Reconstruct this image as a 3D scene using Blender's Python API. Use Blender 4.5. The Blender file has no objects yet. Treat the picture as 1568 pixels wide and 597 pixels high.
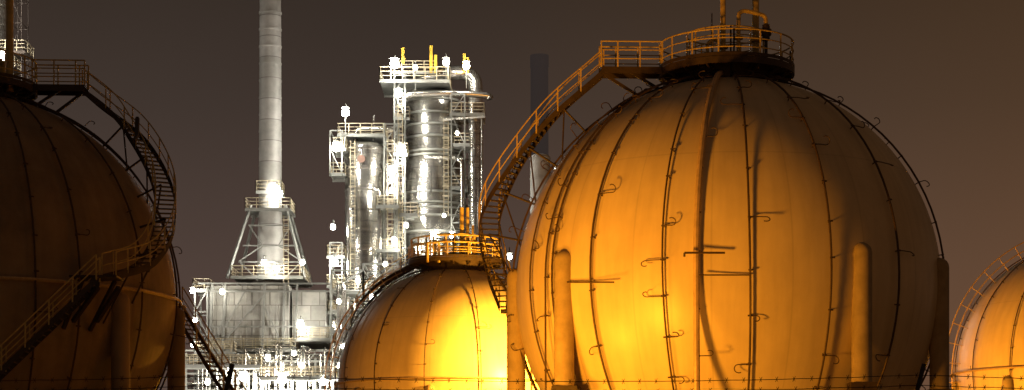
import bpy, math, random
from mathutils import Vector, Matrix
random.seed(7)
F=2926.0; HX=784.0; HY=769.0; ZC=1.7
def W(x,y,Y): return Vector(((x-HX)/F*Y, Y, ZC+(HY-y)/F*Y))
sc=bpy.context.scene
sc.view_settings.view_transform='Standard'; sc.view_settings.look='None'; sc.view_settings.exposure=0
# ---------------- materials
def mat(name,col,rough=.55,metal=0.0,var=.18,scale=1.5,bump=.15,streak=0,col2=None,panel=None,haze=None):
    m=bpy.data.materials.new(name); m.use_nodes=True
    nt=m.node_tree; b=nt.nodes['Principled BSDF']; N=nt.nodes.new; L=nt.links.new
    b.inputs['Roughness'].default_value=rough; b.inputs['Metallic'].default_value=metal
    tc=N('ShaderNodeTexCoord')
    n=N('ShaderNodeTexNoise'); n.inputs['Scale'].default_value=scale; n.inputs['Detail'].default_value=8; n.inputs['Roughness'].default_value=.65
    L(tc.outputs['Object'],n.inputs['Vector'])
    r=N('ShaderNodeValToRGB')
    c2=col2 or tuple(c*(1-var*2) for c in col)
    r.color_ramp.elements[0].position=.33; r.color_ramp.elements[0].color=(*c2,1)
    r.color_ramp.elements[1].position=.62; r.color_ramp.elements[1].color=(*col,1)
    L(n.outputs['Fac'],r.inputs['Fac'])
    out=r.outputs['Color']
    if streak:
        sx=N('ShaderNodeSeparateXYZ'); L(tc.outputs['Object'],sx.inputs[0])
        at=N('ShaderNodeMath'); at.operation='ARCTAN2'; L(sx.outputs['Y'],at.inputs[0]); L(sx.outputs['X'],at.inputs[1])
        mu=N('ShaderNodeMath'); mu.operation='MULTIPLY'; mu.inputs[1].default_value=14; L(at.outputs[0],mu.inputs[0])
        mz=N('ShaderNodeMath'); mz.operation='MULTIPLY'; mz.inputs[1].default_value=.22; L(sx.outputs['Z'],mz.inputs[0])
        cb=N('ShaderNodeCombineXYZ'); L(mu.outputs[0],cb.inputs[0]); L(mz.outputs[0],cb.inputs[1])
        n2=N('ShaderNodeTexNoise'); n2.inputs['Scale'].default_value=1.6; n2.inputs['Detail'].default_value=9; L(cb.outputs[0],n2.inputs['Vector'])
        r2=N('ShaderNodeValToRGB'); r2.color_ramp.elements[0].position=.3; r2.color_ramp.elements[0].color=(.62,.57,.5,1)
        r2.color_ramp.elements[1].position=.62; r2.color_ramp.elements[1].color=(1,1,1,1); L(n2.outputs['Fac'],r2.inputs['Fac'])
        mx=N('ShaderNodeMix'); mx.data_type='RGBA'; mx.blend_type='MULTIPLY'; mx.inputs[0].default_value=streak
        L(out,mx.inputs[6]); L(r2.outputs['Color'],mx.inputs[7]); out=mx.outputs[2]
        fr=N('ShaderNodeMath'); fr.operation='MULTIPLY'; fr.inputs[1].default_value=18/(2*math.pi); L(at.outputs[0],fr.inputs[0])
        pp=N('ShaderNodeMath'); pp.operation='PINGPONG'; pp.inputs[1].default_value=.5; L(fr.outputs[0],pp.inputs[0])
        lt=N('ShaderNodeMath'); lt.operation='LESS_THAN'; lt.inputs[1].default_value=.011; L(pp.outputs[0],lt.inputs[0])
        pz=N('ShaderNodeMath'); pz.operation='ABSOLUTE'; L(sx.outputs['Z'],pz.inputs[0])
        pz2=N('ShaderNodeMath'); pz2.operation='SUBTRACT'; pz2.inputs[1].default_value=4.6; L(pz.outputs[0],pz2.inputs[0])
        pz3=N('ShaderNodeMath'); pz3.operation='ABSOLUTE'; L(pz2.outputs[0],pz3.inputs[0])
        lt2=N('ShaderNodeMath'); lt2.operation='LESS_THAN'; lt2.inputs[1].default_value=.03; L(pz3.outputs[0],lt2.inputs[0])
        mxs=N('ShaderNodeMath'); mxs.operation='MAXIMUM'; L(lt.outputs[0],mxs.inputs[0]); L(lt2.outputs[0],mxs.inputs[1])
        sm=N('ShaderNodeMath'); sm.operation='MULTIPLY'; sm.inputs[1].default_value=.13; L(mxs.outputs[0],sm.inputs[0])
        mm=N('ShaderNodeMix'); mm.data_type='RGBA'; L(sm.outputs[0],mm.inputs[0]); L(out,mm.inputs[6]); mm.inputs[7].default_value=(.12,.09,.06,1); out=mm.outputs[2]
    if panel:
        br=N('ShaderNodeTexBrick'); br.inputs['Scale'].default_value=1; br.inputs['Brick Width'].default_value=panel[0]; br.inputs['Row Height'].default_value=panel[1]
        br.inputs['Mortar Size'].default_value=.05; br.inputs['Color1'].default_value=(1,1,1,1); br.inputs['Color2'].default_value=(.68,.68,.66,1); br.inputs['Mortar'].default_value=(.3,.28,.26,1)
        sx=N('ShaderNodeSeparateXYZ'); L(tc.outputs['Object'],sx.inputs[0])
        ad=N('ShaderNodeMath'); L(sx.outputs['X'],ad.inputs[0]); L(sx.outputs['Y'],ad.inputs[1])
        cb=N('ShaderNodeCombineXYZ'); L(ad.outputs[0],cb.inputs[0]); L(sx.outputs['Z'],cb.inputs[1]); L(cb.outputs[0],br.inputs['Vector'])
        mx=N('ShaderNodeMix'); mx.data_type='RGBA'; mx.blend_type='MULTIPLY'; mx.inputs[0].default_value=.8
        L(out,mx.inputs[6]); L(br.outputs['Color'],mx.inputs[7]); out=mx.outputs[2]
    L(out,b.inputs['Base Color'])
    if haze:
        b.inputs['Emission Color'].default_value=(*haze,1); b.inputs['Emission Strength'].default_value=1  # even emission standing in for distance haze
    bp=N('ShaderNodeBump'); bp.inputs['Strength'].default_value=bump; bp.inputs['Distance'].default_value=.05
    L(n.outputs['Fac'],bp.inputs['Height']); L(bp.outputs['Normal'],b.inputs['Normal'])
    return m
def emat(name,col,s):
    m=bpy.data.materials.new(name); m.use_nodes=True; b=m.node_tree.nodes['Principled BSDF']
    b.inputs['Base Color'].default_value=(*col,1); b.inputs['Emission Color'].default_value=(*col,1); b.inputs['Emission Strength'].default_value=s
    return m
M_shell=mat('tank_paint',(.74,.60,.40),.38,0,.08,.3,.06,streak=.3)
M_shell_dark=mat('tank_paint_dark',(.34,.24,.15),.6,0,.2,.4,.12,streak=.4)  # darker, rougher, more streaked tank paint
M_leg=mat('leg_fireproofing',(.40,.31,.20),.75,0,.14,1.5,.3)
M_dark=mat('dark_painted_steel',(.06,.04,.028),.6,.2,.2,3)
M_pipe=mat('spray_pipe_rusty',(.09,.055,.032),.6,.2,.2,5)
M_yel=mat('yellow_handrail_paint',(.62,.46,.17),.5,0,.15,4)
M_gpipe=mat('galvanised_pipe',(.60,.43,.26),.5,.2,.15,3)
M_rail=mat('refinery_handrail',(.50,.42,.28),.5,.2,.15,3)
M_alu=mat('aluminium_cladding',(.64,.61,.55),.27,.88,.18,.5,.16,panel=(3.2,1.3))
M_stack=mat('stack_steel',(.60,.58,.54),.5,.1,.12,.8,.12,panel=(30,2.4))
M_steel=mat('galvanised_steel',(.30,.30,.27),.5,.3,.15,1)
M_box=mat('heater_panels',(.50,.48,.43),.55,.1,.2,.5,.2,panel=(2.0,1.7))
M_conc=mat('concrete',(.32,.30,.27),.9,0,.15,.8,.4)
M_ground=mat('gravel_ground',(.12,.10,.08),.95,0,.25,.8,.6)
M_road=mat('asphalt',(.05,.05,.05),.9,0,.15,3,.4)
M_white=mat('road_paint',(.7,.7,.66),.7,0,.1,3)
M_farstack=mat('distant_stack_hazed_concrete',(.13,.12,.12),.9,0,.1,.05,haze=(.024,.019,.018))  # concrete with a faint glow painted in as aerial haze
M_bright=mat('vent_yellow',(.8,.5,.05),.5)
M_red=mat('faded_red_paint',(.28,.16,.12),.6)
E_white=emat('lamp_white',(1,.97,.88),200)
E_soft=emat('lamp_white_small',(1,.95,.82),75)
E_sod=emat('lamp_sodium',(1,.5,.1),30)
# ---------------- mesh builder
class B:
    def __init__(s): s.v=[]; s.f=[]
    def tube(s,pts,r,n=6,r2=None,cap=True):
        pts=[Vector(p) for p in pts]; k=len(pts)
        if k<2: return
        b0=len(s.v); t=(pts[1]-pts[0]).normalized()
        u=t.cross(Vector((0,0,1)))
        if u.length<.05: u=t.cross(Vector((1,0,0)))
        u.normalize()
        for i in range(k):
            tt=(pts[min(i+1,k-1)]-pts[max(i-1,0)])
            if tt.length<1e-6: tt=t
            tt.normalize()
            u=(u-tt*u.dot(tt)); u.normalize(); w=tt.cross(u)
            rr=r if r2 is None else (r2[i] if isinstance(r2,(list,tuple)) else r+(r2-r)*i/(k-1))
            for j in range(n):
                a=2*math.pi*j/n; s.v.append(pts[i]+u*(math.cos(a)*rr)+w*(math.sin(a)*rr))
        for i in range(k-1):
            for j in range(n):
                a=b0+i*n+j; c=b0+i*n+(j+1)%n
                s.f.append((a,c,c+n,a+n))
        if cap:
            s.f.append(tuple(b0+j for j in range(n))[::-1]); s.f.append(tuple(b0+(k-1)*n+j for j in range(n)))
    def obox(s,c,ax,ay,az):
        c=Vector(c); b0=len(s.v)
        for i in (-1,1):
            for j in (-1,1):
                for k in (-1,1): s.v.append(c+ax*i+ay*j+az*k)
        for q in ((0,1,3,2),(4,6,7,5),(0,4,5,1),(2,3,7,6),(0,2,6,4),(1,5,7,3)): s.f.append(tuple(b0+x for x in q))
    def box(s,c,d): s.obox(c,Vector((d[0]/2,0,0)),Vector((0,d[1]/2,0)),Vector((0,0,d[2]/2)))
    def beam(s,p,q,w,h=None):
        p=Vector(p);q=Vector(q);h=h or w; t=(q-p); l=t.length
        if l<1e-5:return
        t.normalize(); u=t.cross(Vector((0,0,1)))
        if u.length<.05: u=Vector((1,0,0))
        u.normalize(); k=u.cross(t)
        s.obox((p+q)/2,t*(l/2),u*(w/2),k*(h/2))
    def lathe(s,c,prof,n=48,ph=0):
        c=Vector(c); b0=len(s.v)
        for (r,z) in prof:
            for j in range(n):
                a=2*math.pi*j/n+ph; s.v.append(c+Vector((r*math.cos(a),r*math.sin(a),z)))
        for i in range(len(prof)-1):
            for j in range(n):
                a=b0+i*n+j; d=b0+i*n+(j+1)%n
                s.f.append((a,d,d+n,a+n))
    def ring(s,c,R,r,n=48,m=6):
        s.tube([Vector(c)+Vector((R*math.cos(2*math.pi*i/n),R*math.sin(2*math.pi*i/n),0)) for i in range(n+1)],r,m,cap=False)
    def obj(s,name,m,parent=None,origin=None):
        if not s.v: return None
        o=Vector(origin) if origin else Vector((0,0,0))
        me=bpy.data.meshes.new(name); me.from_pydata([tuple(Vector(v)-o) for v in s.v],[],s.f); me.update()
        me.shade_smooth(); me.set_sharp_from_angle(angle=.7)
        me.materials.append(m); ob=bpy.data.objects.new(name,me); ob.location=o
        sc.collection.objects.link(ob)
        if parent: ob.parent=parent
        return ob
def empty(name):
    e=bpy.data.objects.new(name,None); sc.collection.objects.link(e); return e
def cat(P,n=10):
    P=[Vector(p) for p in P]; Q=[P[0]*2-P[1]]+P+[P[-1]*2-P[-2]]; out=[]
    for i in range(1,len(Q)-2):
        for k in range(n):
            t=k/n; a,b,c,d=Q[i-1],Q[i],Q[i+1],Q[i+2]
            out.append(.5*((2*b)+(c-a)*t+(2*a-5*b+4*c-d)*t*t+(3*b-a-3*c+d)*t**3))
    out.append(P[-1]); return out
def resample(P,step):
    out=[P[0].copy()]; acc=0
    for i in range(len(P)-1):
        a=P[i];b=P[i+1];l=(b-a).length; d=step-acc
        while d<=l:
            out.append(a+(b-a)*(d/l)); d+=step
        acc=(l-(d-step))
    return out
def rail(bl,pts,h=1.05,r=.03,step=1.2,mid=1,closed=False,posts=True):
    up=Vector((0,0,1))
    bl.tube([p+up*h for p in pts],r,6)
    for k in range(mid): bl.tube([p+up*h*(k+1)/(mid+1) for p in pts],r*.8,5)
    if posts:
        for p in resample(pts,step)+[pts[-1]]: bl.beam(p,p+up*h,r*1.8)
def stair(path,width,dk,yl,both=True,rr=.03):
    up=Vector((0,0,1)); n=len(path); L=[];R=[];S=[]
    for i,p in enumerate(path):
        t=path[min(i+1,n-1)]-path[max(i-1,0)]; t.z=0; t.normalize(); S.append(t.cross(up))
    for sgn,arr in ((-1,L),(1,R)):
        for p,sd in zip(path,S): arr.append(p+sd*(sgn*width/2))
        b0=len(dk.v)
        for p,sd in zip(arr,S):
            for a,b in ((-1,-1),(1,-1),(1,1),(-1,1)): dk.v.append(p+sd*(.02*a)+up*(.15*b))
        for i in range(n-1):
            for j in range(4):
                a=b0+4*i+j; c=b0+4*i+(j+1)%4; dk.f.append((a,c,c+4,a+4))
    z0=path[0].z; last=z0
    for i in range(n-1):
        a,b=path[i],path[i+1]
        while last-.22>=b.z and a.z>b.z:
            last-=.22; f=(a.z-last)/(a.z-b.z)
            if 0<=f<=1:
                c=a+(b-a)*f; sd=S[i]; t=up.cross(sd)
                dk.obox(c,sd*(width/2-.02),t*.13,up*.02)
    rail(yl,L,1.0,rr,1.3)
    if both: rail(yl,R,1.0,rr,1.3)
    return L,R
R0=9.0; EQ=10.7
def az_for(cx,cy,hr,px):
    lo,hi=-88,88
    for _ in range(40):
        m=(lo+hi)/2; a=math.radians(m); x=HX+F*(cx+hr*math.sin(a))/(cy-hr*math.cos(a))
        if x<px: lo=m
        else: hi=m
    return lo
def tank(cx,cy,R,legs,pipes,stairctl,shell,name='spherical_gas_tank',eqring=False,seed=1,walk=None,prm=2.9,straight=None,downs=(),thick=(),hookscale=1,legtop=.65):
    rnd=random.Random(seed); T=empty(name); C=Vector((cx,cy,EQ)); up=Vector((0,0,1))
    def pol(az,hr,z): a=math.radians(az); return Vector((cx+hr*math.sin(a),cy-hr*math.cos(a),z))
    b=B(); prof=[(max(.001,R*math.sin(math.pi*i/80)),-R*math.cos(math.pi*i/80)) for i in range(81)]
    b.lathe(C,prof,160); b.obj('shell',shell,T,C)
    b=B(); d=B()
    for a in legs:
        top=EQ+legtop
        P=[pol(a,R,.6),pol(a,R,top)]+[pol(a,R,top+.4*math.sin(math.radians(q))) for q in (20,40,60,80,89)]
        b.tube(P,.4,20,[.4,.4]+[.4*math.cos(math.radians(q)) for q in (20,40,60,80,89)])
        d.box(pol(a,R,6.15),(1.0,1.0,.35)); d.box(pol(a,R+.0,.3),(1.4,1.4,.6))
        d.tube([pol(a,R,5.7),pol(a,R,5.95)],.47,16)
    ls=sorted(legs)
    for i in range(len(ls)):
        a,c=ls[i],ls[(i+1)%len(ls)]
        if (c-a)%360<60:
            d.tube([pol(a,R,6.1),pol(c,R,.9)],.045,6); d.tube([pol(c,R,6.1),pol(a,R,.9)],.045,6)
    b.obj('legs',M_leg if shell is M_shell else M_shell_dark,T); d.obj('leg_collars_and_bracing',M_dark,T)
    sp=B(); th=B(); off=.17
    for a in pipes:
        ra=math.radians(a); pts=[]
        hd=Vector((math.sin(ra),-math.cos(ra),0)); e=Vector((math.cos(ra),math.sin(ra),0))
        down=a in downs; rr=.12 if a in thick else rnd.uniform(.036,.046)
        th0=14 ; th1=90 if down else 150
        o=off
        jit=rnd.uniform(-.6,.6)
        for q in range(th0,th1+1,4):
            tt=math.radians(q); pts.append(C+(hd*math.sin(tt)+up*math.cos(tt))*(R+o)+e*(math.sin(q*.06+jit)*.05))
        if down: pts.append(pol(a,R+o,.8))
        (th if a in thick else sp).tube(pts,rr,8)
        q=th0+6+rnd.uniform(0,6)
        while q<148:
            tt=math.radians(q)
            if down and q>92:
                P=pol(a,R+o,EQ-(q-90)*.16); nn=hd
            else:
                nn=(hd*math.sin(tt)+up*math.cos(tt)); P=C+nn*(R+o)
            sp.tube([P+nn*.05,P-nn*(o+.02)],.025,5)
            sp.tube([P-e*.1,P+e*.1],.035,5)
            if rnd.random()<.62*hookscale:
                s=rnd.choice((-1,1,1)); l=rnd.uniform(.2,.75); cr=rnd.uniform(.12,.18); k2=rnd.choice((-1,1))
                tg=nn.cross(e)*k2; side=abs(math.sin(ra))>=.93
                if side:
                    s=1; e2=(e+nn*.9).normalized(); ar=[P,P+e2*l*.5]; wv=(tg+nn*.2).normalized()
                else:
                    e2=e; ar=[P,P+e2*s*l*.5+nn*.02]; wv=(tg*.75+nn*.6).normalized()
                for i in range(8):
                    ph=math.radians(-90+i*30); ar.append(P+e2*s*(l+cr*math.cos(ph))+wv*(cr+cr*math.sin(ph)))
                sp.tube(ar,.021,5)
            q+=rnd.uniform(8,14)
    sp.obj('spray_pipes',M_pipe,T); th.obj('riser_pipes',M_gpipe,T)
    dk=B(); yl=B(); zp=EQ+R+.48
    dk.lathe((cx,cy,zp),[(.001,-.02),(prm,-.02),(prm,-.3),(prm-.12,-.3),(prm-.12,-.1),(.001,-.1)],40)
    dk.lathe((cx,cy,zp-.9),[(prm-.9,0),(prm-.9,.8)],32)
    for i in range(16):
        a=360/16*i; dk.beam(pol(a,prm-.06,zp-.25),pol(a,1.9,zp-.75),.1); dk.beam(pol(a,prm,zp-.2),pol(a,.4,zp-.2),.1,.18)
    rp=[pol(i*9,prm-.05,zp) for i in range(41)]
    rail(yl,rp,1.1,.034,1.15,2)
    dk.lathe((cx,cy,zp),[(prm-.02,0),(prm-.02,.14),(prm,.14),(prm,0)],40)
    if walk is not None:
        az,hr=walk
        a0=pol(az,prm-.1,zp); a1=pol(az,hr,zp); t=(a1-a0).normalized(); sd=t.cross(up)
        L=(a1-a0).length
        dk.obox((a0+a1)/2-up*.03,t*(L/2),sd*.5,up*.02)
        for s in (-.5,.5):
            dk.obox((a0+a1)/2+sd*s-up*.12,t*(L/2),sd*.03,up*.14)
            rail(yl,[a0+sd*s,a0.lerp(a1,.5)+sd*s,a1+sd*s],1.1,.034,.95,2)
        dk.beam(a1-up*.1,pol(az,R*.42,EQ+R*.93),.12); dk.beam(a0.lerp(a1,.5)-up*.1,pol(az,R*.3,EQ+R*.95),.12)
    if stairctl:
        path=cat([pol(*c) for c in stairctl],10)
        stair(path,.85,dk,yl)
        for p in resample(path,2.2)[1:]:
            nn=(p-C).normalized(); dk.tube([p-up*.1,C+nn*R],.05,6)
            dk.tube([p-up*.1,C+(nn*1-up*.22).normalized()*R],.04,6)
    if straight:
        for st in straight:
            p,q=Vector(st[0]),Vector(st[1]); stair([p.lerp(q,i/12) for i in range(13)],.9,dk,yl)
    if eqring:
        sp2=B(); sp2.ring((cx,cy,EQ),R+.22,.06,96,6); sp2.ring((cx,cy,EQ-.03),R+.05,.05,96,6)
        sp2.obj('equator_pipe',M_gpipe,T)
    return T,dk,yl,pol,zp
def fin(T,dk,yl,ymat=M_yel):
    dk.obj('platform_and_stair_steel',M_dark,T); yl.obj('handrails',ymat,T)
# ---- big tank
cx,cy=9.17,81.8
xs=[812,836,846,905,1015,1150,1275,1378]
az=[round(az_for(cx,cy,9.17,x),2) for x in xs]
cen=round(az_for(cx,cy,9.17,1068),2)
lft=az[1]
T,dk,yl,pol,zp=tank(cx,cy,R0,[-92,-52,29,69,109,149,188,228],az+[cen,72,92,-90,-100,-125,120,150,180,-150],
  [(-88,5.3,20.0),(-88,7.6,17.9),(-92,9.4,15.5),(-99,10.3,13.7),(-109,10.4,11.8),(-116,10.4,10.5)],M_shell,seed=3,walk=(-88,5.4),downs=(cen,lft),thick=(cen,))
up=Vector((0,0,1))
dk.box(pol(-117.5,10.4,10.35),(.9,1.3,.08)); dk.beam(pol(-117,10.4,10.3),pol(-117,9,10.0),.12)
stair(cat([pol(-119,10.4,10.35),pol(-140,10.4,7),pol(-165,10.5,3.4),pol(-188,10.6,.1)],10),.85,dk,yl)
rail(yl,[pol(i*12,1.7,zp+.45) for i in range(31)],1.05,.034,.9,2)
dk.lathe((cx,cy,zp+.3),[(.01,.12),(1.8,.12),(1.8,0),(.01,0)],28)
g=B()
g.tube([W(1107,100,81),W(1107,-60,81)],.12,10)
g.tube([W(1157,104,81.5),W(1157,-40,81.5)],.15,10); 
g.tube(cat([W(1131,100,80.6),W(1131,30,80.6),W(1134,19,80.6),W(1143,17,80.6),W(1165,22,80.6),W(1172,28,80.6),W(1173,42,80.6)],5),.09,8)
g.tube(cat([W(1086,95,80.5),W(1083,70,80.5),W(1090,62,80.5),W(1100,62,80.8)],5),.07,8)
g.tube([W(1140,105,80),W(1142,90,80),W(1150,84,80),W(1158,90,80),W(1160,105,80)],.08,8)
g.box(W(1157,62,81.5),(.5,.5,.12)); g.box(W(1107,72,81),(.42,.42,.1)); g.box(W(1131,58,80.6),(.36,.36,.1))
g.tube([W(1125,45,80.6),W(1180,45,81)],.05,6)
g.obj('vent_pipes',M_yel,T)
v=B(); v.tube([W(1173,38,80.6),W(1173,62,80.6)],.16,12); v.box(W(1173,50,80.6),(.42,.3,.22)); v.tube([W(1173,62,80.6),W(1173,100,80.6)],.07,8)
v.tube([W(1090,20,82),W(1090,95,82)],.03); v.tube([W(1212,75,81),W(1212,108,81)],.03)
for (x,y) in ((1195,72),(1210,78)): v.tube([W(x,y+30,81),W(x,y,81)],.035)
v.obj('relief_valve',M_dark,T)
h=B()
h.tube([W(1048,387,72.5),W(1110,387,72.5)],.045); h.tube([W(1048,387,72.5),W(1048,393,72.5)],.045)
h.tube([W(1070,421,72.6),W(1150,421,72.65)],.03); h.tube([W(865,432,76),W(940,432,73.9)],.035)
h.tube([W(1330,425,74.4),W(1378,428,76.2)],.03)
h.obj('pipe_brackets',M_pipe,T)
fin(T,dk,yl)
# ---- left tank
cx,cy=-24.05,84.9
p2,q2=W(150,430,76.6),W(-40,612,76.3)
q3=p2+(q2-p2)*(p2.z/(p2.z-q2.z))
r1=W(270,470,90); r2=W(352,604,88.5); r3=r1+(r2-r1)*(r1.z/(r1.z-r2.z))
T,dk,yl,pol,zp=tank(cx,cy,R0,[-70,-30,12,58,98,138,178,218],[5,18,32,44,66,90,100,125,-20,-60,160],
  [(95,5.0,20.0),(92,7.1,18.2),(78,9.0,15.6),(68,10,13.3),(58,10.4,11.6),(47,10.45,10.85)],M_shell_dark,seed=5,walk=(93,5.1),eqring=True,
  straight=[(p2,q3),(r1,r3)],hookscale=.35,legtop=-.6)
c=pol(44,10.4,10.78); dk.box(c,(1.9,1.5,.08)); 
for a in (40,48): dk.beam(pol(a,10.6,10.7),pol(a,8.9,8.8),.14)
dk.box(W(262,468,90),(1.2,1.4,.1))
for (xa,ya,xb,yb) in ((148,492,182,440),(112,492,150,440)): dk.beam(W(xa,ya,77.8),W(xb,yb,76.6),.16)
g=B(); g.tube([W(15,140,84),W(15,-40,84)],.16,10); g.tube([W(3,140,84.5),W(3,95,84.5)],.12,8); g.tube(cat([W(-20,100,84),W(-18,96,84),W(8,96,84),W(15,104,84)],4),.1,8)
g.obj('vent_pipes',M_yel,T)
rail(yl,[pol(i*12,1.7,zp+.45) for i in range(31)],1.05,.034,.9,2)
dk.tube([pol(84,7.6,18.6),pol(76,8.0,17.6),pol(70,8.3,17.2)],.1)
fin(T,dk,yl)
# ---- mid tank
cx,cy=-4.4,147.0
T,dk,yl,pol,zp=tank(cx,cy,R0,[-90,-50,-10,30,70,110,150,190,230],[-88,-62,-38,-12,14,40,65,90,-110],
  [(-100,3.0,20.1),(-108,6.4,18.4),(-118,8.8,16.3),(-130,10.2,13.8),(-145,10.4,11)],M_shell,seed=8,prm=3.6,eqring=True,hookscale=.3,legtop=-.9)
e=B()
for o in (.55,.95):
    e.tube([EQv for EQv in [pol(-86,(R0+o)*math.sin(math.radians(q)),EQ+(R0+o)*math.cos(math.radians(q))) for q in range(25,100,4)]],.05)
for q in range(28,100,7): e.tube([pol(-86,(R0)*math.sin(math.radians(q)),EQ+(R0)*math.cos(math.radians(q))),pol(-86,(R0+.95)*math.sin(math.radians(q)),EQ+(R0+.95)*math.cos(math.radians(q)))],.03)
e.obj('side_handrail',M_gpipe,T)
rail(yl,[pol(i*10,3.4,zp+.02) for i in range(37)],1.6,.06,1.3,2)
rail(yl,[pol(i*12,1.7,zp+.45) for i in range(31)],1.5,.05,.9,2)
for a in range(0,360,45): yl.beam(pol(a,2.2,zp),pol(a,2.2,zp+1.9),.12)
yl.tube([W(707,402,146),W(707,318,146)],.16,8); yl.tube([W(716,402,146),W(716,318,146)],.12,8); yl.tube([W(724,402,146),W(724,345,146)],.1,8)
yl.tube([W(655,402,144),W(655,372,144),W(672,372,144),W(672,402,144)],.1,8)
fin(T,dk,yl)
# ---- right tank
cx,cy=40.1,133.7
T,dk,yl,pol,zp=tank(cx,cy,R0,[-90,-50,-10,30,70,110,150,190,230],[-88,-70,-48,-25,0,30,60,90,-115],
  None,M_shell,seed=11,eqring=True,hookscale=.4,legtop=-.9)
e=B()
for o in (.6,1.15):
    e.tube([pol(-84,(R0+o)*math.sin(math.radians(q)),EQ+(R0+o)*math.cos(math.radians(q))) for q in range(10,92,4)]+[pol(-84,R0+o,8)],.045)
for q in range(14,96,8): e.tube([pol(-84,(R0)*math.sin(math.radians(q)),EQ+(R0)*math.cos(math.radians(q))),pol(-84,(R0+1.15)*math.sin(math.radians(q)),EQ+(R0+1.15)*math.cos(math.radians(q)))],.03)
e.obj('side_handrail',M_gpipe,T); fin(T,dk,yl)

# ================= refinery
YR=220.0
def lamp(par,x,y,Y,r=.3,m=E_white,arm=True):
    p=W(x,y,Y); b=B()
    b.lathe(p,[(max(.001,r*math.sin(math.pi*i/4)),-r*math.cos(math.pi*i/4)) for i in range(5)],7); b.obj('lamp_glass',m,par)
    if arm:
        c=B(); c.lathe(p+up*(r*1.15),[(.001,.15),(r*.6,.15),(r*1.1,0),(.001,0)],10); c.tube([p+up*(r*1.2),p+up*(r*1.2+.5),p+Vector((0,1.5,r*1.2+.5))],.05); c.obj('lamp_hood',M_steel,par)
def plat(bs,br,xa,xb,y,Y,dep=5,h=1.2,rr=.045):
    a=W(xa,y,Y);b=W(xb,y,Y); w=b.x-a.x
    bs.box(((a.x+b.x)/2,Y,a.z),(w,dep,.15)); 
    for sy in (-dep/2,dep/2):
        bs.box(((a.x+b.x)/2,Y+sy,a.z-.15),(w+.06,.1,.32))
    c=[Vector((a.x,Y-dep/2,a.z)),Vector((b.x,Y-dep/2,a.z)),Vector((b.x,Y+dep/2,a.z)),Vector((a.x,Y+dep/2,a.z)),Vector((a.x,Y-dep/2,a.z))]
    for i in range(4):
        rail(br,[c[i],c[i+1]],h,rr,1.3,2)
def lattice(bl,xa,xb,ys,Y,dep,w=.18,bot=None,xbrace=True):
    a=W(xa,0,Y).x;b=W(xb,0,Y).x; zs=[W(0,y,Y).z for y in ys]
    zb=bot if bot is not None else 0
    for x in (a,b):
        for yy in (Y-dep/2,Y+dep/2): bl.beam((x,yy,zb),(x,yy,zs[0]),w)
    zz=zs+([zb] if zb<zs[-1]-1 else [])
    for i,z in enumerate(zz):
        for yy in (Y-dep/2,Y+dep/2): bl.beam((a,yy,z),(b,yy,z),w*.9)
        for x in (a,b): bl.beam((x,Y-dep/2,z),(x,Y+dep/2,z),w*.9)
        if xbrace and i<len(zz)-1:
            z2=zz[i+1]
            if i%2: bl.beam((a,Y-dep/2,z),(b,Y-dep/2,z2),w*.6)
            else: bl.beam((b,Y-dep/2,z),(a,Y-dep/2,z2),w*.6)
def ladder(bl,x,y0,y1,Y):
    p=W(x,y0,Y);q=W(x,y1,Y)
    for s in (-.25,.25): bl.beam(p+Vector((s,0,0)),q+Vector((s,0,0)),.07)
    z=q.z
    while z<p.z: bl.beam((p.x-.25,Y,z),(p.x+.25,Y,z),.05); z+=.45
    z=q.z+2.2
    while z<p.z:
        bl.tube([Vector((p.x+.4*math.cos(a),Y-.4+.4*math.sin(a),z)) for a in [i*math.pi/4 for i in range(9)]],.03,4); z+=1.1
# --- fired heater with stack
H=empty('fired_heater_with_chimney'); b=B()
zt=W(0,-120,YR).z; z0=W(0,424,YR).z; xc=W(414,0,YR).x; y1=lambda y:W(0,y,YR).z
prof=[(1.55,z0),(1.5,y1(380)),(1.35,y1(330)),(1.3,y1(290)),(1.27,y1(150)),(1.18,zt),(1.1,zt)]
b.lathe((xc,YR,0),prof,36)
for y in range(-110,300,26):
    z=y1(y); rr=1.31; b.lathe((xc,YR,0),[(1.2,z-.1),(rr,z-.1),(rr,z+.1),(1.2,z+.1)],36)
b.obj('chimney_shell',M_stack,H)
b=B();r=B()
for sx in (-1,1):
    for dy in (-1,1):
        t=W(414+sx*26,318,YR); q=W(414+sx*58,432,YR); t.y+=dy*2; q.y+=dy*4.2; b.beam(t,q,.26)
    b.beam(W(414+sx*33,344,YR-2.7),W(414+sx*12,376,YR-2.9),.13); b.beam(W(414+sx*12,376,YR-2.9),W(414+sx*48,400,YR-3.2),.13); b.beam(W(414+sx*48,400,YR-3.3),W(414+sx*18,430,YR-3.6),.13)
for (ya,f) in ((345,33),(376,42),(401,49)):
    b.beam(W(414-f,ya,YR-2.8),W(414+f,ya,YR-2.8),.15)
plat(b,r,380,448,324,YR,5); plat(b,r,362,470,430,YR,9); plat(b,r,395,433,296,YR,3.2)
ladder(r,438,330,532,YR-4.9); 
for x in (325,345,405,436,455,508):
    b.beam((W(x,0,YR).x,YR-6.3,0),W(x,434,YR-6.3),.24)
for y in (434,446,500,536): b.beam(W(303 if y in(434,) else 322,y,YR-6.4),W(508,y,YR-6.4),.18)
for xa,xb,ya,yb in ((345,405,520,450),(375,345,446,500),(405,436,470,534),(325,345,536,480)):
    b.beam(W(xa,ya,YR-6.5),W(xb,yb,YR-6.5),.13)
plat(b,r,300,325,446,YR-4,4); plat(b,r,322,456,536,YR-7.6,2.5); plat(b,r,456,512,520,YR-7.6,2.5); 
lattice(b,303,322,[446,480,515,550],YR-4,4,.2)
b.obj('support_frame',M_steel,H); r.obj('handrails_and_ladders',M_rail,H)
b=B()
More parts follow.
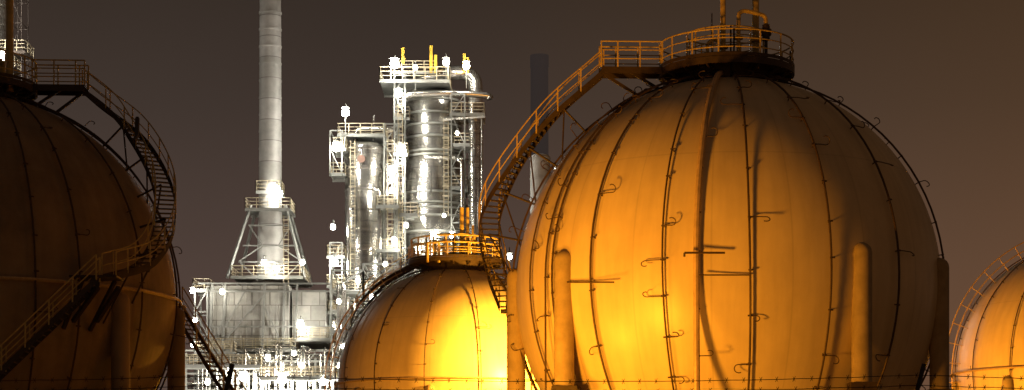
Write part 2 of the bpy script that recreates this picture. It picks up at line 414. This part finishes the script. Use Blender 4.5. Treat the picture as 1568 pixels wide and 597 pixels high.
a=W(328,446,YR);c=W(452,536,YR); b.box(((a.x+c.x)/2,YR,(a.z+c.z)/2),(c.x-a.x,11.6,a.z-c.z))
a=W(455,452,YR);c=W(506,530,YR); b.box(((a.x+c.x)/2,YR,(a.z+c.z)/2),(c.x-a.x-.1,10.8,a.z-c.z))
for x in range(334,452,9): b.box((W(x,0,YR).x,YR-5.85,(y1(446)+y1(536))/2),(.12,.12,y1(446)-y1(536)-.1))
b.lathe((xc,YR,0),[(4.2,y1(446)+.01),(2.2,y1(432)),(1.6,y1(422))],4,math.pi/4)
b.obj('firebox',M_box,H)
for x,y,Y in ((423,290,217.4),(429,297,217.5),(404,402,215),(463,402,214),(424,412,214.5),(340,447,212),(295,445,212),(460,497,210.5),(463,507,210.5)):
    lamp(H,x,y,Y,.28 if y<450 else .38,E_white if y>=290 and x not in(463,340) else E_soft)
# --- small column
K=empty('distillation_column')
def column(par,x0,x1,yt,prof=None,Y=YR,bands=14,m=M_alu,bot=0):
    xc=W((x0+x1)/2,0,Y).x; R=(x1-x0)/2*Y/F; zt=W(0,yt,Y).z; b=B()
    pr=prof or [(R,bot),(R,zt-R*.35),(R*.93,zt-R*.18),(R*.7,zt-R*.05),(R*.35,zt),(.01,zt+.02)]
    b.lathe((xc,Y,0),pr,40)
    if not prof:
        for i in range(bands):
            z=zt-R*.45-i*2.3
            b.lathe((xc,Y,0),[(R,z-.08),(R+.07,z-.08),(R+.07,z+.08),(R,z+.08)],40)
    b.obj('cladding',m,par,(xc,Y,0)); return xc,R
column(K,528,588,218); b=B(); r=B()
Yk=YR
plat(b,r,507,530,270,Yk-1,4); plat(b,r,512,532,232,Yk-2,4);plat(b,r,520,592,212,Yk,5.5)
plat(b,r,503,530,395,Yk-2,4); plat(b,r,503,528,440,Yk-2,4); plat(b,r,505,535,480,Yk-2,5)
for y in (318,385,455): plat(b,r,578,612,y,Yk-2.5,3.5,1.1,.045)
lattice(b,508,526,[205,232,270],Yk-2,4,.14,bot=W(0,272,Yk).z); lattice(b,508,526,[375,410,445,480,515],Yk-2,4,.14)
lattice(b,590,610,[195,225,260,300,340,380,420,460,500],Yk-1,4,.15)
ladder(r,540,215,420,Yk-3.2); ladder(r,597,200,470,Yk-4)
g=B()
g.tube(cat([W(545,222,Yk),W(545,205,Yk),W(552,197,Yk),W(590,197,Yk-.5),W(604,200,Yk-1),W(607,212,Yk-1),W(607,480,Yk-1)],6),.3,10)
g.tube([W(592,250,Yk-3),W(592,560,Yk-3)],.18,8);g.tube([W(533,300,Yk-4),W(533,580,Yk-4)],.15,8); g.tube([W(582,330,Yk-4),W(582,580,Yk-4)],.2,8)
g.tube(cat([W(556,290,Yk-2.6),W(575,290,Yk-4),W(580,298,Yk-4),W(580,340,Yk-4)],5),.16,8)
g.tube([W(572,176,Yk),W(572,215,Yk)],.08);g.tube([W(518,195,Yk),W(518,232,Yk)],.08)
g.obj('process_pipes',M_alu,K)
b.obj('frames_and_platforms',M_steel,K); r.obj('handrails_and_ladders',M_rail,K)
rb=B(); p=W(553,243,Yk-2.35); rb.tube([p,p+Vector((0,-.05,0))],.45,16); rb.obj('round_sign',M_red,K)
for x,y in ((529,172),(515,226),(510,348),(512,402),(600,262),(600,275),(603,368),(569,455),(520,500)):
    lamp(K,x,y,Yk-5.5,.44 if y in (172,226,402,262) else .28,E_white)
b=B(); b.beam(W(529,172,Yk-4),W(529,215,Yk-4),.1); b.beam(W(515,226,Yk-5),W(515,240,Yk-3),.08); b.obj('lamp_posts',M_steel,K)
# --- large column
K=empty('vacuum_distillation_tower'); Yb=223
xc=W(664,0,Yb).x; zz=lambda y:W(0,y,Yb).z; q=Yb/F
prof=[(54*q,0),(54*q,zz(328)),(50*q,zz(322)),(50*q,zz(300)),(44*q,zz(262)),(43*q,zz(238)),(42*q,zz(236)),(42*q,zz(160)),(38*q,zz(148)),(25*q,zz(141)),(.01,zz(139))]
column(K,620,708,140,prof,Yb); b=B()
for y,R in ((158,42),(178,42),(196,42),(214,42),(236,43),(243,44),(300,50),(316,51),(324,52),(336,54),(360,54),(385,54)):
    b.lathe((xc,Yb,0),[(R*q-.1,zz(y)-.1),(R*q+.13,zz(y)-.1),(R*q+.13,zz(y)+.1),(R*q-.1,zz(y)+.1)],40)
b.obj('stiffening_rings',M_steel,K)
b=B();r=B();g=B()
plat(b,r,585,690,134,Yb-1,8,1.5,.06); plat(b,r,600,668,118,Yb,6,1.2,.06)
plat(b,r,604,628,185,Yb-2,4); plat(b,r,690,742,180,Yb-2,5); plat(b,r,695,720,225,Yb-3,4); plat(b,r,604,625,240,Yb-3,4); plat(b,r,640,720,395,Yb-5,4)
plat(b,r,690,716,290,Yb-3,4); plat(b,r,612,640,330,Yb-5,3)
lattice(b,606,622,[120,150,185,212,240,275,310,345,380,420,460],Yb-2,5,.17)
lattice(b,692,712,[150,180,225,262,300,345,390],Yb-3,4,.14)
ladder(r,683,185,330,Yb-4.6); ladder(r,613,150,400,Yb-5)
g.tube(cat([W(640,150,Yb),W(640,132,Yb),W(650,120,Yb-1),W(690,112,Yb-2),W(712,112,Yb-2),W(724,120,Yb-2),W(728,136,Yb-2),W(728,200,Yb-2),W(728,470,Yb-2)],8),.82,20)
g.tube(cat([W(622,150,Yb-4),W(630,145,Yb-4.2),W(690,143,Yb-4.3),W(745,146,Yb-4),W(750,152,Yb-4)],6),.36,12)
g.tube(cat([W(618,180,Yb-4),W(618,150,Yb-4),W(624,146,Yb-4)],5),.25,10)
g.tube([W(618,180,Yb-4),W(618,480,Yb-4)],.25,10)
g.tube(cat([W(690,240,Yb-4),W(704,246,Yb-5),W(708,260,Yb-5),W(708,400,Yb-5)],6),.25,10)
g.tube(cat([W(650,240,Yb-3.6),W(700,243,Yb-4.4),W(716,246,Yb-4)],6),.22,10)
g.tube([W(660,262,Yb-4),W(660,300,Yb-5)],.1); g.tube([W(738,180,Yb-3),W(738,330,Yb-3)],.15)
for y in (160,200,250,300,350): 
    p=W(728,y,Yb-2); g.lathe(p,[(.82,-.12),(.95,-.12),(.95,.12),(.82,.12)],20)
g.tube([W(710,210,Yb-2),W(730,210,Yb-2)],.2); g.tube([W(680,182,Yb-3),W(742,178,Yb-3.2)],.22)
g.obj('overhead_pipes',M_alu,K)
b.obj('frames_and_platforms',M_steel,K); r.obj('handrails_and_ladders',M_rail,K)
yb=B()
for x,ya,yb_ in ((617,73,98),(660,70,112),(667,84,112),(711,82,112),(716,88,112)):
    yb.beam(W(x,yb_,Yb-3),W(x,ya,Yb-3),.34,.2)
    yb.beam(W(x,yb_-8,Yb-3),W(x+4,yb_-8,Yb-3),.15)
yb.obj('yellow_davits',M_bright,K)
b=B()
for x,y in ((604,98),(683,95),(714,101),(636,104)): b.beam(W(x,y+3,Yb-5),W(x,y+34,Yb-4),.1)
b.obj('lamp_posts',M_steel,K)
for x,y,m,rr in ((604,98,E_white,.52),(683,95,E_soft,.4),(714,101,E_white,.4),(636,104,E_soft,.25),(611,143,E_white,.4),(615,231,E_white,.48),(600,292,E_soft,.25),(664,362,E_white,.4),(692,360,E_soft,.32),(640,384,E_white,.34),(603,372,E_soft,.25),(700,204,E_soft,.2),(680,330,E_soft,.2),(622,345,E_soft,.25)):
    lamp(K,x,y,Yb-6.5,rr,m)
# --- pipe rack
K=empty('pipe_rack'); b=B();r=B();g=B(); Yp=208
lattice(b,268,515,[540,556,575,600],Yp,6,.22,xbrace=False)
for x in range(285,515,18):
    b.beam((W(x,0,Yp-3).x,Yp-3,0),W(x,random.choice((532,540,548)),Yp-3),.2)
    if random.random()<.7: b.beam(W(x,560,Yp-3),W(x+18,540,Yp-3),.1)
for y in (545,551,558,564,572,580,588,596): g.tube([W(270,y,Yp-random.uniform(-2,2.5)),W(515,y,Yp-random.uniform(-2,2.5))],random.uniform(.1,.22),8)
for i in range(46):
    x=random.uniform(285,512); y0=random.uniform(528,575); g.tube(cat([W(x,620,Yp-3.3),W(x,y0+4,Yp-3.3),W(x+2,y0,Yp-3.3),W(x+random.uniform(6,22),y0,Yp-3.1)],4),random.uniform(.06,.16),6)
for x,y,w in ((330,562,.9),(372,548,1.1),(490,560,1.0),(440,575,1.2),(405,590,1.4),(505,540,.7)):
    p=W(x,y,Yp+1); g.lathe(p,[(w,-8),(w,0),(w*.7,w*.4),(.01,w*.5)],16)
plat(b,r,280,400,560,Yp-4.5,2,1.1,.045); plat(b,r,400,515,578,Yp-4.5,2,1.1,.045); plat(b,r,300,360,540,Yp-4,2,1.1,.045)
g.obj('pipes_and_vessels',M_alu,K); b.obj('frame',M_steel,K); r.obj('handrails',M_rail,K)
for x,y,rr in ((372,577,.46),(432,580,.55),(495,583,.5),(352,566,.25),(296,528,.28),(410,548,.3),(462,560,.28),(318,585,.3),(520,560,.3),(450,541,.25),(299,490,.25)):
    lamp(K,x,y,Yp-5.2,rr,E_white if rr>.4 else E_soft,arm=True)
K=empty('process_structure'); b=B();r=B();g=B(); Ys=214
lattice(b,512,560,[420,450,480,510,540,570],Ys,7,.18); lattice(b,560,612,[410,445,480,510,540,570],Ys,7,.18)
for y in (450,480,510,540): plat(b,r,512,610,y,Ys,6.6,1.1,.045)
for i in range(16):
    x=random.uniform(514,606); g.tube([W(x,random.uniform(430,480),Ys-3.6),W(x,620,Ys-3.6)],random.uniform(.08,.22),8)
g.tube([W(535,505,Ys-1),W(535,620,Ys-1)],.9,16)
b.obj('frame',M_steel,K); r.obj('handrails',M_rail,K); g.obj('pipes',M_alu,K)
for x,y in ((519,462),(548,430),(590,405),(575,470),(525,530)): lamp(K,x,y,Ys-5,.25,E_white if y in(430,) else E_soft)
K=empty('lit_process_column'); column(K,-24,10,-60); lamp(K,4,88,212,.5); b=B();r=B(); plat(b,r,-20,45,84,YR-3,4); plat(b,r,-20,25,105,YR-3,4); lattice(b,22,38,[-40,0,40,80],YR-2,3,.08)
b.obj('frame',M_dark,K); r.obj('handrails',M_rail,K); lamp(K,-30,30,212,.5); lamp(K,8,-20,213,.3)
K=empty('storage_silo'); column(K,812,842,236,Y=215,m=M_conc); lamp(K,852,262,208,.25,E_soft)
K=empty('street_lamp'); b=B(); b.beam(W(780,398,165),(W(780,0,165).x,165,0),.14); b.obj('post',M_steel,K); lamp(K,780,393,165,.24,E_soft)
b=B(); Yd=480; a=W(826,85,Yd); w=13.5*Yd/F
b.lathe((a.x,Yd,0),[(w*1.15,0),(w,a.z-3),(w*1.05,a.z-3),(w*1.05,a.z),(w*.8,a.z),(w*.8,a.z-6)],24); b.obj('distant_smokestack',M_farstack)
# ground, road
b=B(); b.v=[Vector(p) for p in ((-3000,-1500,0),(3000,-1500,0),(3000,4500,0),(-3000,4500,0))]; b.f=[(0,1,2,3)]; b.obj('ground',M_ground)
b=B(); b.box((0,6,.004),(400,7,.008)); b.obj('access_road',M_road)
b=B()
for i in range(-20,21): b.box((i*6,6,.012),(2.5,.12,.006))
b.obj('road_marking',M_white)
b=B(); b.box((0,9.62,.065),(400,.15,.13)); b.obj('kerb',M_conc)
for (x,y) in ((9.17,81.8),(-24.05,84.9),(-4.4,147),(40.1,133.7)):
    b=B(); b.lathe((x,y,0),[(.01,.1),(12.5,.1),(12.5,0)],48); b.obj('concrete_pad',M_conc)
b=B(); b.box((0,66,.6),(120,.3,1.2)); b.obj('bund_wall',M_conc)
# fence
K=empty('barbed_wire_fence'); b=B(); Yf=18
X0=W(360,0,Yf).x; posts=[X0+6.5*i for i in range(-6,8)]
for x in posts:
    b.tube([(x-.12,Yf,0),(x-.12,Yf,2.6)],.035,8); b.beam((x-.12,Yf,2.58),(x-.02,Yf-.05,3.0),.035)
wz=((2.895,0),(2.80,-.02),(2.68,-.03))
for z,dx in wz:
    for i in range(len(posts)-1):
        x0,x1=posts[i]-.05,posts[i+1]-.05; P1=[];n=40
        for k in range(n+1):
            t=k/n; sg=-.06*4*t*(1-t)+random.uniform(-.003,.003); P1.append(Vector((x0+(x1-x0)*t,Yf-.04,z+sg)))
        b.tube(P1,.0035,4,cap=False)
        for k in range(n*2):
            t=(k+.5)/(n*2)+random.uniform(-.002,.002); sg=-.06*4*t*(1-t); c=Vector((x0+(x1-x0)*t,Yf-.04,z+sg))
            if k%2:
                b.tube([c+Vector((-.012,0,-.025)),c+Vector((.012,0,.025))],.0028,4); b.tube([c+Vector((.012,.01,-.022)),c+Vector((-.012,-.01,.022))],.0028,4)
b.obj('posts_and_barbed_wire',M_dark,K)
b=B()
x=-18
while x<18: b.beam((x,Yf,.05),(x,Yf,2.5),.005); x+=.08
for z in (.06,.7,1.3,1.9,2.5): b.beam((-18,Yf,z),(18,Yf,z),.006)
b.obj('wire_mesh',M_steel,K)
# ---------------- floodlights, all unseen, some added as fill
SOD=(1.0,.365,.018)
def flood(pos,target,power,cone=150,col=SOD,size=.15,blend=.6,glass=None):
    K=empty('floodlight'); p=Vector(pos); t=Vector(target); d=(t-p).normalized()
    b=B(); bp=p-d*.35; b.tube([(bp.x,bp.y,0),(bp.x,bp.y,bp.z-.15)],.07,10); b.box((bp.x,bp.y,.1),(.4,.4,.2))
    s=d.cross(up).normalized(); u=s.cross(d); b.obox(p-d*.3,d*.14,s*.3,u*.22); b.obj('pole_and_housing',M_steel,K)
    g=B(); g.obox(p-d*.14,d*.01,s*.26,u*.18); g.obj('glass',glass or E_sod,K)
    l=bpy.data.lights.new('lamp','SPOT'); l.energy=power; l.color=col; l.spot_size=math.radians(cone); l.spot_blend=blend; l.shadow_soft_size=size
    o=bpy.data.objects.new('lamp',l); sc.collection.objects.link(o); o.location=p; o.rotation_euler=d.to_track_quat('-Z','Y').to_euler(); o.parent=K
flood((-5.2,61.0,3.9),(6,80,11),21000,100,size=1.3,blend=.9)
flood((-4.6,71,4.2),(6,82,10),5000,110,size=1.2,blend=.9)
flood((4.2,134,11.5),(-4,147,11),48000,130,col=(1,.42,.035),size=.3)
flood((-9,121,6),(-4,147,12),10000,120,size=.4)  # unseen fill, added to brighten the mid tank's left front
flood((21,119,5),(40,133,12),21000,120,size=.3)
flood((-13,66,4.5),(-22,84,9),80,120,size=.5)
flood((-11,97,5.2),(-22,88,13),1000,150)
flood((2,96,4.5),(3,84,13),1500,150)
flood((9,28,2.9),(10,82,10),2600,45,size=1.0,blend=.9)  # weak unseen front fill, added to lift the big tank's dim side
WH=(1,.95,.85)
flood((-48,165,8),(-28,220,50),40000,110,WH,.4,glass=E_soft)  # unseen white flood, added to brighten chimney and towers
flood((-14,185,9),(-26,220,40),9000,120,WH,.4,glass=E_soft)  # second added flood, unseen, evens out the refinery light
# ---------------- world
w=bpy.data.worlds.new('World'); sc.world=w; w.use_nodes=True; nt=w.node_tree; N=nt.nodes.new; L=nt.links.new; bg=nt.nodes['Background']
tc=N('ShaderNodeTexCoord'); sx=N('ShaderNodeSeparateXYZ'); L(tc.outputs['Generated'],sx.inputs[0])
r=N('ShaderNodeValToRGB'); L(sx.outputs['Z'],r.inputs['Fac']); e=r.color_ramp.elements
e[0].position=0; e[0].color=(.112,.070,.053,1); e[1].position=1; e[1].color=(.02,.014,.01,1)
for p,c in ((.12,(.080,.053,.043)),(.2,(.050,.035,.028)),(.27,(.034,.024,.018))):
    k=e.new(p); k.color=(*c,1)
mr=N('ShaderNodeMapRange'); mr.inputs[1].default_value=-.05; mr.inputs[2].default_value=.3; L(sx.outputs['X'],mr.inputs[0])
mx=N('ShaderNodeMix'); mx.data_type='RGBA'; mx.blend_type='MULTIPLY'; L(mr.outputs[0],mx.inputs[0]); L(r.outputs[0],mx.inputs[6]); mx.inputs[7].default_value=(1.6,1.22,.78,1)
nz=N('ShaderNodeTexNoise'); nz.inputs['Scale'].default_value=5; L(tc.outputs['Generated'],nz.inputs['Vector'])
m2=N('ShaderNodeMapRange'); m2.inputs[3].default_value=.88; m2.inputs[4].default_value=1.12; L(nz.outputs['Fac'],m2.inputs[0])
L(mx.outputs[2],bg.inputs['Color']); L(m2.outputs[0],bg.inputs['Strength'])
# ---------------- camera
cd=bpy.data.cameras.new('camera'); cam=bpy.data.objects.new('camera',cd); sc.collection.objects.link(cam)
cam.location=(0,0,ZC); cam.rotation_euler=(math.radians(90),0,0)
cd.sensor_width=36; cd.lens=36*F/1568; cd.shift_y=(HY-298.5)/1568; cd.clip_end=8000; cd.clip_start=.1
sc.camera=cam
